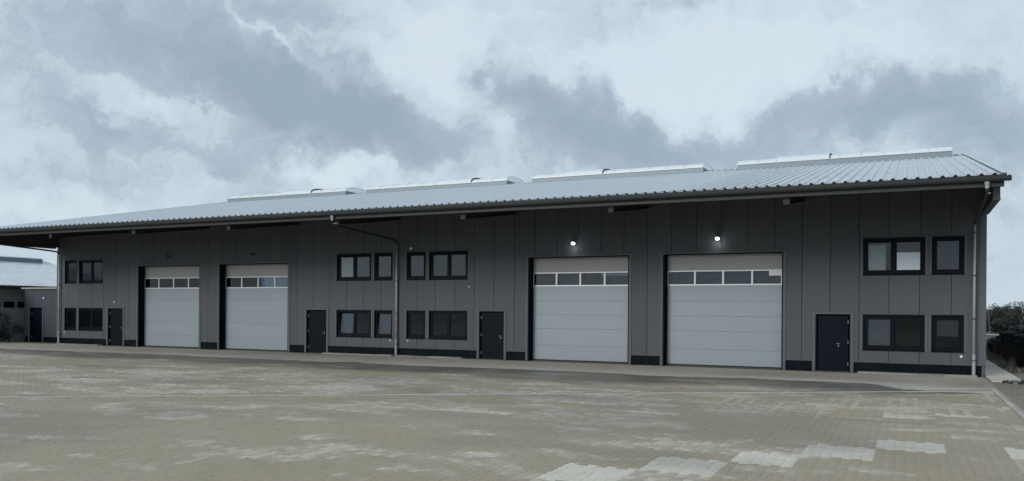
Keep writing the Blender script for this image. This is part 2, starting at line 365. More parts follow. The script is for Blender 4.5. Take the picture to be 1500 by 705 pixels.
CH0, CH1 = np.array((23.95, -6.12)), np.array((1.86, -20.28))         # line of the drain strip across the yard
chd = (CH1 - CH0) / np.linalg.norm(CH1 - CH0); chn = np.array((chd[1], -chd[0]))
if chn[1] < 0: chn = -chn                                               # points towards the hall
def beyond(x, y): return (x - CH0[0]) * chn[0] + (y - CH0[1]) * chn[1]
CW, CD = .97, 1.16                                                      # one machine laid cluster
def cluster(x, y): return np.floor((x - 22.08) / CW).astype(int), np.floor((y + 17.36) / CD).astype(int)
PALE = {(-1, -1): 1.0, (-2, -2): .95, (-3, -3): 1.0, (-4, -4): .95, (-5, -5): 1.0, (1, -1): .9, (1, -2): .25}
def tones(x, y):
    n = len(x); b = beyond(x, y)
    t = np.clip(.5 + .07 * rng.standard_normal(n) + .55 * (fbm(x * .5, y * .5) - .5), 0, 1)
    ci, cj = cluster(x, y)
    cl = _tab[(ci * 37 + cj * 11) % 256, (ci * 5 + cj * 71) % 256]
    # lime bloom: ragged smudges, stretched along the laying rows and broken up by clusters
    sm = fbm(x * .75 + 40, y * 1.7 + 13, 5)
    sm2 = fbm(x * .22 + 90, y * .35 + 30, 3)
    pale = sstep(.56, .74, sm + .30 * (sm2 - .5) + .16 * (cl - .5)) * .66
    pale = np.where(b > 0, sstep(.52, .70, sm + .55 * (sm2 - .43) + .10 * (cl - .5)) * .82, pale)
    pale *= .15 + .85 * rng.random(n) ** 1.4
    # rows of bloom on the cluster borders near the right-hand kerb
    fx = ((x - 22.08) / .33) % 1; fy = ((y + 17.36) / .58) % 1
    near = sstep(12.5, 15, x) * sstep(-15.5, -14, y) * (b < 0)
    pale = np.maximum(pale, near * .42 * np.maximum((fx < .33) & (cl > .45), (fy < .28) & (cl > .35)) * (.4 + .6 * rng.random(n)))
    for (sx, sy, ra, rb) in ((7.26, -14.09, 2.1, 1.6), (7.37, -12.24, 1.3, 1.0), (-1.22, -12.62, 2.1, 1.2), (-5.17, -14.28, 1.7, 1.2), (-.9, -15.98, 1.9, .8), (4.9, -16.8, 1.3, .6), (3.62, -12.1, 1.4, .8),
                             (11.29, -10.49, .9, .6), (16.11, -14.16, .8, .4), (18.18, -14.37, .9, .35), (16.39, -16.17, .6, .3), (15.68, -21.91, .55, .35), (12.27, -17.35, .8, .3), (15.98, -18.68, .6, .3),
                             (16.94, -17.53, .8, .4), (18.31, -19.41, .7, .3), (8.36, -21.07, .6, .3), (8.43, -23.86, .7, .3), (12.53, -21.66, .6, .35), (8.03, -19.27, 1.3, .4), (21.69, -15.8, .7, .25), (10.35, -16.89, .7, .35),
                             (-14.36, -8.46, 2.6, 1.3), (-18.57, -3.2, 3.4, .9)):
        dx, dy = (x - sx) * .97 + (y - sy) * .24, (y - sy) * .97 - (x - sx) * .24
        e = 1 - np.sqrt((dx / ra) ** 2 + (dy / rb) ** 2) + 1.5 * (fbm(x * 1.3 + sx, y * 2.6, 4) - .5)
        pale = np.maximum(pale, sstep(0, .7, e) * .80 * (.25 + .75 * rng.random(n)))
    for k, p in PALE.items():
        mk = (ci == k[0]) & (cj == k[1])
        pale = np.where(mk, p * (.84 + .16 * rng.random(n)) * (.80 + .2 * fbm(x * 5, y * 9, 3) / .5), pale)
    for (yy, x0, x1) in ((-13.75, 21.1, 22.0), (-13.0, 22.1, 23.1), (-12.1, 19.3, 20.3), (-15.6, 16.0, 17.2), (-14.5, 14.0, 15.4), (-17.2, 12.6, 14.0)):
        mk = (abs(y - yy) < .22) & (x > x0) & (x < x1); pale = np.where(mk, np.maximum(pale, .5 + .3 * rng.random(n)), pale)
    # dry apron under the eaves, wet belt outside it
    edge = -5.15 + 1.3 * (fbm(x * .35 + 7, y * .1, 4) - .5) - 1.5 * sstep(20.3, 21.5, x)
    wetline = sstep(.0, .25, edge - y)
    belt = wetline * (1 - sstep(2.2, 4.6, (edge - y) + 4.5 * (fbm(x * .25 + 3, y * .4 + 60, 4) - .5) + sstep(-8, -20, x) * 1.0))
    wet = belt * sstep(.22, .50, fbm(x * .35 + 20, y * .9 + 5, 5) + .10) * (.75 + .25 * cl) * (b > -.5)
    wet = np.maximum(wet, .30 * sstep(.5, .7, fbm(x * .16 + 55, y * .34, 4)))
    dry = np.maximum(0, 1 - wetline)
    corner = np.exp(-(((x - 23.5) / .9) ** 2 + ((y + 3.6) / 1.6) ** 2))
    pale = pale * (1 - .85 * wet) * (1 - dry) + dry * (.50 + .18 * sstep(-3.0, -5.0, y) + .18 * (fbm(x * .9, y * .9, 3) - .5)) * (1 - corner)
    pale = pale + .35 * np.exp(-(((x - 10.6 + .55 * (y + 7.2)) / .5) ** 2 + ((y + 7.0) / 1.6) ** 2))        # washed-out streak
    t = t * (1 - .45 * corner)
    # faint turning tracks
    for (cx, cy, rad) in ((9.0, -31.0, 8.2), (9.0, -31.0, 9.9), (2.0, -34.0, 14.5), (2.0, -34.0, 16.2), (25.0, -40.0, 24.0)):
        d = np.hypot(x - cx, y - cy) - rad
        t = t - .42 * np.exp(-(d / .16) ** 2) * sstep(.35, .6, fbm(x * .3 + cx, y * .3, 3))
    return np.stack([np.clip(t, 0, 1), np.clip(pale, 0, 1), np.clip(wet, 0, 1), np.ones(n)], 1)

PL, PW = .20, .145
def paver_shape():
    g, a, c, h = .0022, .012, .003, .0010
    xs = [0, .30, .42, .58, .70, 1.0]
    top = [a, a, -a, -a, a, a]
    up = [(x * PL, PW / 2 + t) for x, t in zip(xs, top)]; dn = [(x * PL, -PW / 2 - t) for x, t in zip(xs, top)]
    ring = dn + up[::-1]
    def ins(p, k):
        x, y = p; return (PL / 2 + (x - PL / 2) * (1 - 2 * k / PL), y * (1 - 2 * k / PW))
    o = [(*ins(p, g), -.014) for p in ring]; m = [(*ins(p, g), -h) for p in ring]; t = [(*ins(p, g + c), 0.0) for p in ring]
    n = len(ring); v = np.array(o + m + t)[:, [1, 0, 2]] * (1, -1, 1); f = []
    for k in (0, n):
        for i in range(n):
            j = (i + 1) % n; f.append((k + i, k + j, k + n + j, k + n + i))
    return v, f, tuple(range(2 * n, 3 * n))
def slab_shape():
    g = .0015
    v = np.array([(-PW / 2 + g, -g, 0.), (PW / 2 - g, -g, 0.), (PW / 2 - g, -PL + g, 0.), (-PW / 2 + g, -PL + g, 0.)])
    return v, [], (3, 2, 1, 0)
def paver_mesh(name, x, y, tone, shape, lift=None):
    v, f, cap = shape; n = len(x); nv = len(v)
    off = np.stack([x, y, lift if lift is not None else np.zeros(n)], 1)
    V = (v[None] + off[:, None]).reshape(-1, 3)
    faces = f + [cap]; lens = np.array([len(q) for q in faces]); flat = np.array([i for q in faces for i in q])
    LI = (flat[None] + (np.arange(n) * nv)[:, None]).ravel(); LT = np.tile(lens, n)
    LS = np.concatenate([[0], np.cumsum(LT)[:-1]])
    me = bpy.data.meshes.new(name); me.vertices.add(len(V)); me.vertices.foreach_set('co', V.ravel().astype(np.float32))
    me.loops.add(len(LI)); me.loops.foreach_set('vertex_index', LI.astype(np.int32))
    me.polygons.add(len(LT)); me.polygons.foreach_set('loop_start', LS.astype(np.int32)); me.polygons.foreach_set('loop_total', LT.astype(np.int32))
    me.update(calc_edges=True)
    at = me.attributes.new('tone', 'FLOAT_COLOR', 'FACE')
    at.data.foreach_set('color', np.repeat(tone, len(faces), axis=0).ravel().astype(np.float32))
    me.materials.append(MATS['paver'])
    return me
def view(x, y):
    dx, dy = x - CAM.x, y - CAM.y
    return dx * math.cos(YAW) + dy * math.sin(YAW), -dx * math.sin(YAW) + dy * math.cos(YAW)
ny = int(34 / PL); nx = int(90 / PW)
jj, ii = np.meshgrid(np.arange(ny), np.arange(nx), indexing='ij')
PX = (23.64 - ii * PW).ravel(); PY = (-.55 - jj * PL - (ii % 2) * PL / 2).ravel()     # y = the end nearer the hall
xc, zc = view(PX, PY - PL / 2)
keep = (zc > 9.5) & (abs(xc) < zc * .64 + 2.2) & (PX > -62)
strip = beyond(PX, PY - PL / 2); keep &= ~((strip > -.03) & (strip < .41))
PX, PY, zc, xc = PX[keep], PY[keep], zc[keep], xc[keep]
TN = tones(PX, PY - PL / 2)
ci, cj = cluster(PX, PY - PL / 2)
lift = rng.normal(0, .0012, len(PX)).clip(-.003, .003)
used = np.zeros(len(PX), bool)
for k in [k for k, p in PALE.items() if p > .7]:
    mk = (ci == k[0]) & (cj == k[1]) & ~used
    if mk.sum() < 5: continue
    o = link('paver_patch', paver_mesh('paver_patch', PX[mk], PY[mk], TN[mk], paver_shape(), lift[mk]), yard); used |= mk
    o['label'] = 'pale bleached square of interlocking pavers'; o['kind'] = 'stuff'
inview = (abs(xc) < zc * .612) & (zc > 10.75) & ~used
sel = np.where(inview)[0]; sel = sel[np.argsort(zc[sel])][:300]
for s in sel:
    link('paver', paver_mesh('paver', np.zeros(1), np.zeros(1), TN[s:s + 1], paver_shape()), yard, (PX[s], PY[s], lift[s]))
used[sel] = True
nearm = ~used & (zc < 19.5); farm = ~used & ~nearm
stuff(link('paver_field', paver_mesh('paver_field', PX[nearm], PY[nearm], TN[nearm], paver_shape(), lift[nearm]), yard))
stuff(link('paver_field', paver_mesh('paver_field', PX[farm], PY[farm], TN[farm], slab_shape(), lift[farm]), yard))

# drain strip: concrete channel blocks and a slotted dark grating line
drain = struct(link('drain_strip', None))
nbl = 62; seg = .6
blk = MB().prism([(.05, -.02), (.05, .006), (.06, .010), (.225, .010), (.235, .004), (.235, -.02)], .004, seg - .004, axis='x')
ang = math.atan2(chd[1], chd[0])
m0 = blk.build('channel_block', 'concrete', drain).data
gr = MB().prism([(.25, -.02), (.25, -.003), (.37, -.003), (.37, -.02)], .003, seg - .003, axis='x')
for q in range(6): gr.box(.03 + q * .095, .085 + q * .095, .26, .36, -.004, .002, 0)
g0 = gr.build('drain_grate', 'rubble_dark', drain).data
for k in range(nbl):
    for me, nm in ((m0, 'channel_block'), (g0, 'drain_grate')):
        o = drain.children[0 if nm == 'channel_block' else 1] if k == 0 else link(nm, me, drain)
        p = CH0 + chd * seg * k
        o.location = (p[0], p[1], 0); o.rotation_euler = (0, 0, ang)
        if ang and (chn @ np.array((-math.sin(ang), math.cos(ang)))) < 0: o.scale = (1, -1, 1)
# kerb along the right edge of the yard
kerb = struct(link('yard_kerb', None))
kb = MB().prism([(23.74, -.03), (23.74, .02), (23.75, .03), (23.83, .03), (23.84, .02), (23.84, -.03)], 0, .992, axis='y')
km = None
for k in range(32):
    if km is None: o = kb.build('kerb_stone', 'concrete', kerb); km = o.data
    else: o = link('kerb_stone', km, kerb)
    o.location = (0, -6.6 - k, 0)
# side path by the gable
path = struct(link('side_path', None)); pm = None
for k in range(20):
    b = MB().cbox(0, .94, 0, .992, 0, .03, .0)
    if pm is None: o = MB().box(24.03, 24.97, 0, .992, -.02, .02).build('path_slab', 'concrete_path', path); pm = o.data
    else: o = link('path_slab', pm, path)
    o.location = (0, -2.15 + k, random.uniform(-.004, .004))
# spoil strip between kerb and corner: nothing but earth; small slabs along the wall foot under the window bays
edging = struct(link('wall_edging', None))
for (x0, x1) in ((19.95, 23.85), (-4.1, -.1), (.1, 3.6), (-23.5, -19.9)):
    x = x0
    while x < x1 - .2:
        wd = min(random.choice((1.0, 1.0, .8)), x1 - x)
        MB().box(x, x + wd - .01, -.50 + random.uniform(-.01, .01), -.12, -.02, .045 + random.uniform(-.008, .012)).build('edging_slab', 'edging', edging)
        x += wd

# ------------------------------------------------------------------ the hall
hall = thing('industrial_hall', 'long anthracite hall with a deep roof overhang, four pale sectional garage doors and ridge rooflights', 'building')
EAVE_Y, EAVE_Z, RIDGE_Y, RIDGE_Z = -4.93, 6.27, 13.9, 10.07
SL = (RIDGE_Z - EAVE_Z) / (RIDGE_Y - EAVE_Y)
roofz = lambda y: EAVE_Z + (y - EAVE_Y) * SL if y <= RIDGE_Y else EAVE_Z + (2 * RIDGE_Y - y - EAVE_Y) * SL
# openings of one half, mirrored at x = 0 : (kind, x0, x1, z0, z1)
HALF = [('win', .43, 1.38, .87, 2.09), ('win2', 1.65, 3.59, .87, 2.09), ('win', .43, 1.38, 3.60, 4.81), ('win2', 1.65, 3.59, 3.60, 4.81),
        ('door', 4.28, 5.42, 0, 2.10), ('gate', 6.67, 11.14, 0, 4.47), ('gate', 12.66, 17.23, 0, 4.47), ('door', 18.50, 19.62, 0, 2.10),
        ('win2', 20.13, 22.08, .86, 2.08), ('win', 22.38, 23.31, .86, 2.08), ('win2', 20.13, 22.08, 3.60, 4.86), ('win', 22.38, 23.31, 3.60, 4.86)]
OPEN = [(k, a, b, c, d) for k, a, b, c, d in HALF] + [(k, -b, -a, c, d) for k, a, b, c, d in HALF]
OPEN[18] = ('gate', -17.22, -12.69, 0, 4.47); OPEN[17] = ('gate', -11.2, -6.67, 0, 4.47)
PZ = .40                                                               # top of the plinth
def cut(x0, x1, z0, z1, holes):
    """rectangles of x0..x1, z0..z1 left around the holes"""
    zs = sorted({z0, z1} | {min(max(z, z0), z1) for h in holes for z in (h[2], h[3])})
    xs = sorted({x0, x1} | {min(max(x, x0), x1) for h in holes for x in (h[0], h[1])})
    res = []
    for i in range(len(xs) - 1):
        run = None
        for j in range(len(zs) - 1):
            cx, cz = (xs[i] + xs[i + 1]) / 2, (zs[j] + zs[j + 1]) / 2
            solid = not any(h[0] < cx < h[1] and h[2] < cz < h[3] for h in holes) and xs[i + 1] - xs[i] > 1e-4
            if solid: run = (run[0], zs[j + 1]) if run else (zs[j], zs[j + 1])
            if (not solid or j == len(zs) - 2) and run:
                res.append((xs[i], xs[i + 1], *run)); run = None
    return res
T = .05
HOLES = [(a - T, b + T, c - T if c > 0 else -1, d + T) for k, a, b, c, d in OPEN]
joints = [-24.0] + [n - .045 for n in range(-23, 24)] + [24.0]
TOPZ = 7.05
for a, b in zip(joints[:-1], joints[1:]):
    g = .009
    rects = cut(a + g, b - g, PZ, TOPZ, HOLES); groups = []
    for q in rects:
        hit = [h for h in groups if any((abs(q[0] - r[1]) < 1e-6 or abs(q[1] - r[0]) < 1e-6) and min(q[3], r[3]) - max(q[2], r[2]) > 1e-3 for r in h)]
        groups = [h for h in groups if h not in hit] + [[q] + [r for h in hit for r in h]]
    for h in groups:
        m = MB()
        for (x0, x1, z0, z1) in h: m.box(x0, x1, 0, .06, z0, z1)
        m.build('wall_panel', 'cladding', hall)
m = MB()
for (x0, x1, z0, z1) in cut(-23.9, 23.9, .0, TOPZ, [(a, b, c if c > 0 else -1, d) for k, a, b, c, d in OPEN]): m.box(x0, x1, .062, .14, z0, z1)
m.build('wall_core', 'backing', hall)
# plinth between the ground level openings
low = sorted([(a - .15, b + .15) for k, a, b, c, d in OPEN if k in ('door', 'gate')])
x = -23.98; segs = []
for a, b in low:
    segs.append((x, a)); x = b
segs.append((x, 23.98))
for a, b in segs:
    MB().box(a, b, .025, .058, -.02, PZ - .015).build('plinth', 'plinth', hall)
    MB().prism([(-.025, PZ - .03), (-.022, PZ - .035), (.02, PZ - .012), (.02, PZ - .003), (-.002, PZ - .003)], a, b).build('drip_flashing', 'trim', hall)
# closed shell
m = MB(); m.box(-23.9, 23.9, 27.7, 27.8, 0, 6.9); m.build('back_wall', 'cladding', hall)
for s in (-1, 1):
    prof = [(.0, -.02), (27.8, -.02), (27.8, 5.68), (32.0, 5.68), (32.0, roofz(32.0) - .12), (13.9, RIDGE_Z - .12), (-4.28, roofz(-4.28) - .12), (-4.28, 5.68), (0, 5.68)]
    x0, x1 = sorted((s * 23.905, s * 24.0))
    MB().prism(prof, x0, x1).build('gable_wall', 'cladding', hall)
    for q in range(1, 27): MB().box(min(s * 24.001, s * 24.006), max(s * 24.001, s * 24.006), q - .006, q + .006, .42, 5.7 + .9 * min(q, 27 - q) / 13.5).build('panel_joint', 'backing', hall)
    MB().box(min(s * 24.001, s * 24.012), max(s * 24.001, s * 24.012), .0, 27.7, -.02, .40).build('plinth', 'plinth', hall)
    MB().prism([(-.2, 5.60), (-4.34, 5.60), (-4.34, 5.675), (-.2, 5.675)], min(s * 23.86, s * 24.06), max(s * 23.86, s * 24.06)).build('gable_edge_trim', 'trim', hall)
    MB().box(min(s * 23.86, s * 24.05), max(s * 23.86, s * 24.05), -4.34, -4.285, 5.68, roofz(-4.3) - .13).build('gable_front_trim', 'trim', hall)
    xx = sorted((s * 23.83, s * 24.03))
    MB().box(xx[0], xx[1], -.022, .0 - .001, PZ - .01, 5.62).build('corner_trim', 'trim', hall)
    MB().prism([(-4.28, 5.69), (-.01, 5.69), (-.01, roofz(0) - .14), (-4.28, roofz(-4.28) - .14)], min(s * 23.885, s * 23.903), max(s * 23.885, s * 23.903)).build('gable_lining', 'gable_inner', hall)
MB().box(-23.9, 23.9, 7.0, 7.1, .0, 6.4).build('inner_partition', 'interior', hall)
MB().box(-23.9, 23.9, .15, 27.6, -.01, -.004).build('hall_floor', 'interior', hall)
for (x0, x1) in ((-23.9, -19.9), (-3.9, 3.9), (19.9, 23.9)): MB().box(x0, x1, .15, 7.0, 2.85, 3.0).build('upper_floor', 'interior', hall)

# ---- roof
RX0, RX1 = -24.16, 24.16
roof = MB().prism([(EAVE_Y, EAVE_Z - .03), (RIDGE_Y, RIDGE_Z - .03), (2 * RIDGE_Y - EAVE_Y, EAVE_Z - .03), (2 * RIDGE_Y - EAVE_Y, EAVE_Z), (RIDGE_Y, RIDGE_Z), (EAVE_Y, EAVE_Z)], RX0, RX1).build('roof', 'roof_metal', hall)
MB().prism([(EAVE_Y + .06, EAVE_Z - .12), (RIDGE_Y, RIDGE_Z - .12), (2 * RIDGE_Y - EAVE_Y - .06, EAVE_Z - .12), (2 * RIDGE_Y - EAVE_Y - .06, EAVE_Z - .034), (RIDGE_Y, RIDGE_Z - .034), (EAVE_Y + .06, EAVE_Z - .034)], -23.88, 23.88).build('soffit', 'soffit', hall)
rb = MB(); rh = .05
p0, p1 = (EAVE_Y - .05, EAVE_Z + .004), (RIDGE_Y - .02, RIDGE_Z - .0)
cs = [(-.065, 0), (-.032, rh), (.032, rh), (.065, 0)]
va = [(x, p0[0], p0[1] + z) for x, z in cs]; vb = [(x, p1[0], p1[1] + z) for x, z in cs]
rb.add(va + vb, [(0, 1, 5, 4), (1, 2, 6, 5), (2, 3, 7, 6)], 0); rb.add(va, [(0, 3, 2, 1)], 1); rb.add(vb, [(0, 1, 2, 3)], 1)
k = 0; x = 23.85
rib = rb.build('roof_rib', ['roof_metal', 'rib_end'], roof); rib.location = (x, 0, 0)
while True:
    x -= .34
    if x < RX0 + .1: break
    link('roof_rib', rib.data, roof, (x, 0, 0))
bk = MB(); va = [(xx, 2 * RIDGE_Y - p0[0], p0[1] + z) for xx, z in cs]; vb = [(xx, RIDGE_Y + .02, p1[1] + z) for xx, z in cs]
MB().prism([(RIDGE_Y - .28, RIDGE_Z + rh - .05), (RIDGE_Y, RIDGE_Z + rh + .012), (RIDGE_Y + .28, RIDGE_Z + rh - .05), (RIDGE_Y + .28, RIDGE_Z + rh - .045), (RIDGE_Y, RIDGE_Z + rh + .018), (RIDGE_Y - .28, RIDGE_Z + rh - .045)], RX0 - .01, RX1 + .01).build('ridge_cap', 'roof_metal', roof)
for s in (-1, 1):   # verge flashing along both rakes
    xa, xb = sorted((s * 24.02, s * 24.20))
    pr = [(EAVE_Y - .03, EAVE_Z - .16), (RIDGE_Y, RIDGE_Z - .16), (RIDGE_Y, RIDGE_Z + .055), (EAVE_Y - .03, EAVE_Z + .055)]
    m = MB().prism(pr, *sorted((s * 24.165, s * 24.185)))
    m.prism([(EAVE_Y - .03, EAVE_Z + .046), (RIDGE_Y, RIDGE_Z + .046), (RIDGE_Y, RIDGE_Z + .056), (EAVE_Y - .03, EAVE_Z + .056)], *sorted((s * 24.03, s * 24.163)))
    m.build('verge_flashing', 'roof_metal', roof)
# row of panel fasteners near the lower edge and mid slope (tiny, joined)
m = MB()
for yy in (EAVE_Y + .5, EAVE_Y + 4.2, EAVE_Y + 8.0):
    xq = 23.85 - .17
    while xq > 2: m.box(xq - .012, xq + .012, yy - .012, yy + .012, roofz(yy), roofz(yy) + .012); xq -= .34
stuff(m.build('roof_screw', 'gutter', roof))

# eave: fascia, gutter with brackets, lower flashing
MB().box(-24.16, 24.16, EAVE_Y - .012, EAVE_Y - .002, EAVE_Z - .06, EAVE_Z + .006).build('eave_cover_strip', 'gutter', hall)  # added dark strip, hides the sunlit front edge of the roof sheet
MB().box(-24.1, 24.1, -4.89, -4.86, 5.93, 6.20).build('fascia', 'gutter', hall)
MB().prism([(-4.915, 5.925), (-4.84, 5.915), (-4.84, 5.928), (-4.915, 5.955)], -24.1, 24.1).build('drip_edge', 'gutter', hall)
gm = MB(); gr_, gc = .105, (-5.005, 6.195); pro = []
for i in range(9): a = math.pi + i * math.pi / 8; pro.append((gc[0] + gr_ * math.cos(a), gc[1] + gr_ * 1.25 * math.sin(a)))
inn = [(gc[0] + (y - gc[0]) * .94, gc[1] + (z - gc[1]) * .94) for y, z in pro]
gm.prism([(pro[0][0] - .008, gc[1] + .012)] + pro + [(pro[-1][0], gc[1] + .06)] + [(inn[-1][0], gc[1] + .06)] + inn[::-1] + [(inn[0][0], gc[1] + .012)], -24.26, 24.26)
gutter = gm.build('gutter', 'gutter', hall)
for s in (-1, 1): MB().prism(pro, *sorted((s * 24.255, s * 24.27))).build('gutter_end', 'gutter', gutter)
bm0 = None; xg = -23.7
hk = MB().prism([(y - .0 + (y - gc[0]) * .045, z + (z - gc[1]) * .045) for y, z in pro] + [(y, z) for y, z in pro[::-1]], -.014, .014)
while xg < 24:
    if bm0 is None: o = hk.build('gutter_bracket', 'gutter', gutter); bm0 = o.data
    else: o = link('gutter_bracket', bm0, gutter)
    o.location = (xg, 0, 0); xg += 1.02
# canopy beams (steel sections) every six metres
def beam(x):
    m = MB(); ya, yb, zb = -4.74, -.005, 5.70; rise = .145
    bt = lambda y: zb + (y - ya) * rise                                  # haunched: the underside climbs a little less than the roof
    m.prism([(ya, bt(ya)), (yb, bt(yb)), (yb, bt(yb) + .018), (ya, bt(ya) + .018)], x - .1, x + .1)
    m.prism([(ya, bt(ya) + .018), (yb, bt(yb) + .018), (yb, roofz(0) - .16), (ya, roofz(ya) - .16)], x - .011, x + .011)
    m.box(x - .1, x + .1, ya - .015, ya - .002, zb, roofz(ya) - .14)
    return m.build('canopy_beam', 'steel_dark', hall)
for i in range(-3, 4): beam(i * 6 - .03)
for yy in (-3.4, -2.0, -.7): MB().box(-23.88, 23.88, yy - .05, yy + .05, roofz(yy) - .27, roofz(yy) - .125).build('purlin', 'soffit', hall)

# downpipes
def downpipe(x):
    p = [(x, -4.985, 6.04), (x, -4.985, 5.80), (x, -4.90, 5.70), (x, -4.6, 5.66), (x, -.45, 5.44), (x, -.18, 5.38), (x, -.115, 5.28), (x, -.115, 3), (x, -.115, .02)]
    dp = MB().tube(p[6:], .046, 12).build('downpipe', 'zinc', hall, smooth=True)
    MB().tube(p[:7], .047, 12).build('swan_neck', 'lamp_dark', dp, smooth=True)  # same zinc pipe; canopy shade put into a dark material
    MB().lathe([(.075, .13), (.075, .09), (.058, 0), (.056, -.06)], (x, -4.985, 5.93), 12).build('outlet_funnel', 'zinc', dp, smooth=False)
    for z in (.55, 2.0, 3.5, 5.0):
        MB().lathe([(.060, -.02), (.060, .02)], (x, -.115, z), 12).build('pipe_clamp', 'gutter', dp)
    MB().lathe([(.058, 0), (.058, .75)], (x, -.115, .02), 12).build('stand_pipe', 'zinc', dp)
    MB().tube([(x + .1, -4.7, 5.76), (x + .02, -4.93, 5.74)], .02, 6).build('pipe_bracket', 'white_plastic', dp)
    return dp
for x in (23.655, -.10, -23.70): downpipe(x)

# ---- windows
BK = {}   # backing behind panes: keyed by rounded pane centre
def pane_backing(xc, zc):
    a = abs(xc)
    up = zc > 3
    if up:
        if 20.1 < xc < 21.1: return ('blind_half', None)
        if 21.1 < xc < 22.1: return ('pale_half', None)
        if -3.6 < xc < -2.6: return ('side', None)
        return ('grey', None)
    if 20.1 < xc < 21.1: return ('mid', None)
    if xc > 22.3: return ('midhalf', None)
    return (None, None)
def window(kind, x0, x1, z0, z1):
    Y = .055                                                # recess of the frame
    cx, cz = (x0 + x1) / 2, (z0 + z1) / 2
    m = MB(); fw = .065
    for q in cut(x0, x1, z0, z1, [(x0 + fw, x1 - fw, z0 + fw + .02, z1 - fw)]): m.box(q[0], q[1], Y, Y + .075, q[2], q[3])
    n = 2 if kind == 'win2' else 1
    if n == 2: m.box(cx - .045, cx + .045, Y, Y + .075, z0 + fw + .02, z1 - fw)
    wf = m.build('window', 'frame', hall)
    # reveal lining
    r = MB(); d0, d1 = -.004, Y
    r.box(x0 - T, x0, d0, .10, z0 - T, z1 + T); r.box(x1, x1 + T, d0, .10, z0 - T, z1 + T)
    r.box(x0, x1, d0, Y - .002, z1, z1 + T); r.box(x0, x1, d0, Y - .002, z0 - T, z0)
    r.build('window_reveal', 'frame', wf)
    s = MB(); s.prism([(-.05, z0 - .045), (-.05, z0 - .028), (.052, z0 + .006), (.052, z0 - .02)], x0 - .06, x1 + .06); s.build('window_sill', 'frame', wf)
    spans = [(x0 + fw, x1 - fw)] if n == 1 else [(x0 + fw, cx - .045), (cx + .045, x1 - fw)]
    for a, b in spans:
        za, zb = z0 + fw + .02, z1 - fw; sw = .055
        tilt = (cz < 3) and ((-3.6 < a < -2.8) or (-1.45 < a < -.8))
        ss = MB()
        for q in cut(a, b, za, zb, [(a + sw, b - sw, za + sw, zb - sw)]): ss.cbox(q[0], q[1], Y + .018, Y + .07, q[2], q[3], .006)
        so_ = ss.build('window_sash', 'frame', wf)
        po = MB().box(a + sw, b - sw, Y + .04, Y + .052, za + sw, zb - sw).build('pane', 'glass', wf)
        if tilt:
            for o in (so_, po):
                piv = Matrix.Translation((0, Y + .045, za)); ro = Matrix.Rotation(R(-7), 4, 'X')
                o.matrix_local = piv @ ro @ piv.inverted() if False else Matrix.Translation((0, 0, 0)) @ (piv @ Matrix.Rotation(R(-5), 4, 'X') @ piv.inverted())
        kindb = pane_backing((a + b) / 2, cz)[0]
        yb = Y + .10
        if kindb == 'grey': MB().box(a, b, yb, yb + .01, za, zb).build('blind', 'blind_grey', wf)
        elif kindb == 'mid': MB().box(a, b, yb, yb + .01, za, zb).build('blind', 'blind_mid', wf)
        elif kindb == 'midhalf': MB().box(a, b, yb, yb + .01, za + .42, zb).build('blind', 'blind_grey', wf)
        elif kindb == 'blind_half':
            MB().box(a, a + (b - a) * .74, yb, yb + .01, za, zb - .13).build('blind', 'blind_pale', wf)
        elif kindb == 'side':
            MB().box(a + .05, b, yb, yb + .01, za, zb - .04).build('blind', 'blind_pale', wf)
        elif kindb == 'pale_half':
            MB().box(a, b, yb - .06, yb - .05, za, za + (zb - za) * .62).build('pale_sheet', 'sheet_white', wf)  # white sheet stands in for the bright lower half of the pane
            MB().box(a, b, yb, yb + .01, za, zb).build('blind', 'blind_grey', wf)
        elif cz < 3 and tilt: MB().box(a, b, yb + .12, yb + .13, za, zb).build('blind', 'blind_grey', wf)
    # side trims
    for xx in (x0 - T - .075, x1 + T):
        MB().box(xx, xx + .075, -.014, -.001, z0 - T, z1 + T + .03).build('side_trim', 'trim', wf)
    MB().prism([(-.028, z1 + T), (-.028, z1 + T + .012), (-.001, z1 + T + .026), (-.001, z1 + T)], x0 - T - .076, x1 + T + .076).build('head_flashing', 'trim', wf)
